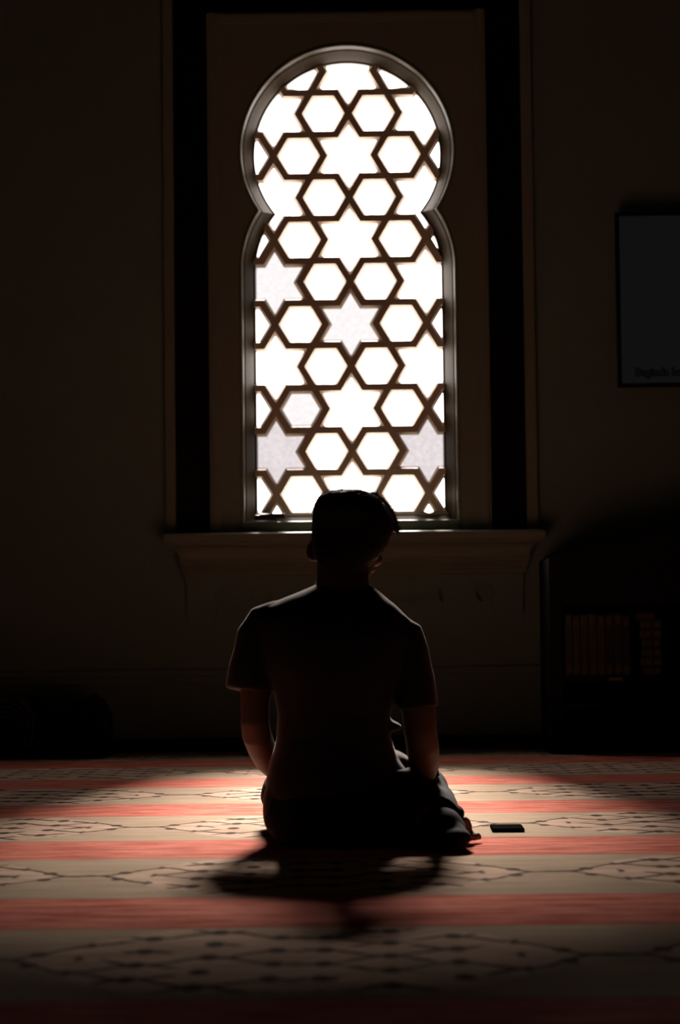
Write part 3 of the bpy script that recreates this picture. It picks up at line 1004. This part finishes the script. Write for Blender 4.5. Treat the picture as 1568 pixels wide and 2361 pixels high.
# flat stack of smaller books, one lying across the top
sx0, sx1 = at(1487, 1500, YB + .03).x, at(1526, 1500, YB + .03).x
hs = (at(1500, 1429, YB + .03).z - zs_bot) / 6
for i in range(6):
    r = empty('book')
    w_ = (sx1 - sx0) + .006 * ((i * 2) % 3); h = hs - .0015
    link('cover', join([box(-w_ / 2, w_ / 2, 0, .15, 0, .003), box(-w_ / 2, w_ / 2, 0, .15, h - .003, h), box(-w_ / 2, w_ / 2, -.003, .003, 0, h, .0015)]), M['book_cover_b'], r, False, False)
    link('pages', box(-w_ / 2 + .004, w_ / 2 - .004, .003, .146, .003, h - .003), M['paper'], r, False, False)
    for s in (-1, 1):
        link('spine_band', box(s * w_ * .24 - w_ * .16, s * w_ * .24 + w_ * .16, -.0042, -.003, h * .2, h * .8), M['gilt'], r, False, False)
    r.location = ((sx0 + sx1) / 2 + .002 * ((i * 3) % 3 - 1), YB + .035, zs_bot + .0005 + hs * i)
    lab = ['lowest book of the flat stack of small books on the bookcase shelf', 'second book from the bottom of the flat stack on the bookcase shelf',
           'third book from the bottom of the flat stack on the bookcase shelf', 'fourth book from the bottom of the flat stack on the bookcase shelf',
           'fifth book from the bottom of the flat stack on the bookcase shelf', 'sixth book from the bottom of the flat stack, just under the top one'][i]
    tag(r, lab, 'book', 'books on the bookcase shelf')
r = empty('book')
w_ = at(1508, 1415, YB + .03).x - at(1469, 1415, YB + .03).x
h = .030
link('cover', join([box(-w_ / 2, w_ / 2, 0, .14, 0, .003), box(-w_ / 2, w_ / 2, 0, .14, h - .003, h), box(-w_ / 2, w_ / 2, -.003, .003, 0, h, .0015)]), M['book_cover'], r, False, False)
link('pages', box(-w_ / 2 + .004, w_ / 2 - .004, .003, .136, .003, h - .003), M['paper'], r, False, False)
link('spine_band', box(-w_ * .4, w_ * .4, -.0042, -.003, h * .2, h * .8), M['gilt'], r, False, False)
r.location = (at(1489, 1415, YB + .03).x, YB + .035, zs_bot + .001 + hs * 6)
tag(r, 'topmost small book lying across the flat stack on the bookcase shelf', 'book', 'books on the bookcase shelf')

# ------------------------------------------------------------------ things on the floor at the left
rc = on_floor(12, 1722)
YM = 9.60
rr_ = (at(12, 1604, YM).z) / 2
cxm = at(8, 1660, YM).x
def roll():
    """a rolled mat lying on the floor, its spiral end towards the room"""
    V, Fc = [], []; turns, n = 5.0, 150
    L = .42; th = rr_ * .085
    for i in range(n + 1):
        f = i / n; a = f * turns * 2 * math.pi + 1.2
        rad = rr_ * (.14 + .815 * f)
        for o in (0, th):
            for y in (YM - .01, YM + L):
                V.append((cxm + (rad + o) * math.cos(a), y, rr_ + .0 + (rad + o) * math.sin(a)))
    for i in range(n):
        a, b_ = i * 4, i * 4 + 4
        Fc += [[a, b_, b_ + 1, a + 1], [a + 2, a + 3, b_ + 3, b_ + 2], [a, a + 2, b_ + 2, b_], [a + 1, b_ + 1, b_ + 3, a + 3]]
    Fc += [[0, 1, 3, 2], [n * 4, n * 4 + 2, n * 4 + 3, n * 4 + 1]]
    me = fix(mesh(V, Fc))
    zm = min(v.co.z for v in me.vertices)
    me.transform(Matrix.Translation((0, 0, .002 - zm)))
    return me
rm = empty('rolled_mat', (cxm, YM + .2, 0))
link('mat', roll(), M['mat_dark'], rm, True)
link('tie_strap', tube([(cxm, YM + .10, rr_ + .002, rr_ * 1.055), (cxm, YM + .13, rr_ + .002, rr_ * 1.055)], 36, False), M['black_plastic'], rm, True)
tag(rm, 'dark rolled-up mat lying on the floor at the left edge', 'mat')

YX = 9.56
a0, a1 = at(90, 1634, YX), at(213, 1612, YX)
e0, e1 = at(232, 1650, YX), at(241, 1715, YX)
def wedge():
    pts = [(at(88, 1720, YX).x, .012), (e1.x, .012), (e0.x + .012, e0.z), (a1.x + .006, a1.z), (a0.x, a0.z)]
    V = [(x, YX, z) for x, z in pts] + [(x, YX + .34, z) for x, z in pts]
    n = len(pts)
    Fc = [list(range(n)), [n + i for i in reversed(range(n))]] + [[i, (i + 1) % n, n + (i + 1) % n, n + i] for i in range(n)]
    me = fix(mesh(V, Fc))
    bm = bmesh.new(); bm.from_mesh(me)
    bmesh.ops.bevel(bm, geom=list(bm.edges), offset=.006, segments=2, affect='EDGES')
    bm.to_mesh(me); bm.free()
    return me
bxo = empty('floor_box', ((a0.x + a1.x) / 2, YX + .17, 0))
link('case', wedge(), M['wedge_black'], bxo)
link('handle', tube([(a1.x - .022, YX + .06, a1.z - .004, .008), (a1.x - .010, YX + .08, a1.z + .012, .008), (a1.x - .010, YX + .24, a1.z + .012, .008), (a1.x - .022, YX + .26, a1.z - .004, .008)], 10), M['black_plastic'], bxo, True)
for fx in (a0.x + .03, e1.x - .03):
    for fy in (YX + .03, YX + .31):
        link('foot', box(fx - .012, fx + .012, fy - .012, fy + .012, 0, .014), M['black_plastic'], bxo)
tag(bxo, 'low black floor box with a sloping top beside the rolled mat', 'box')
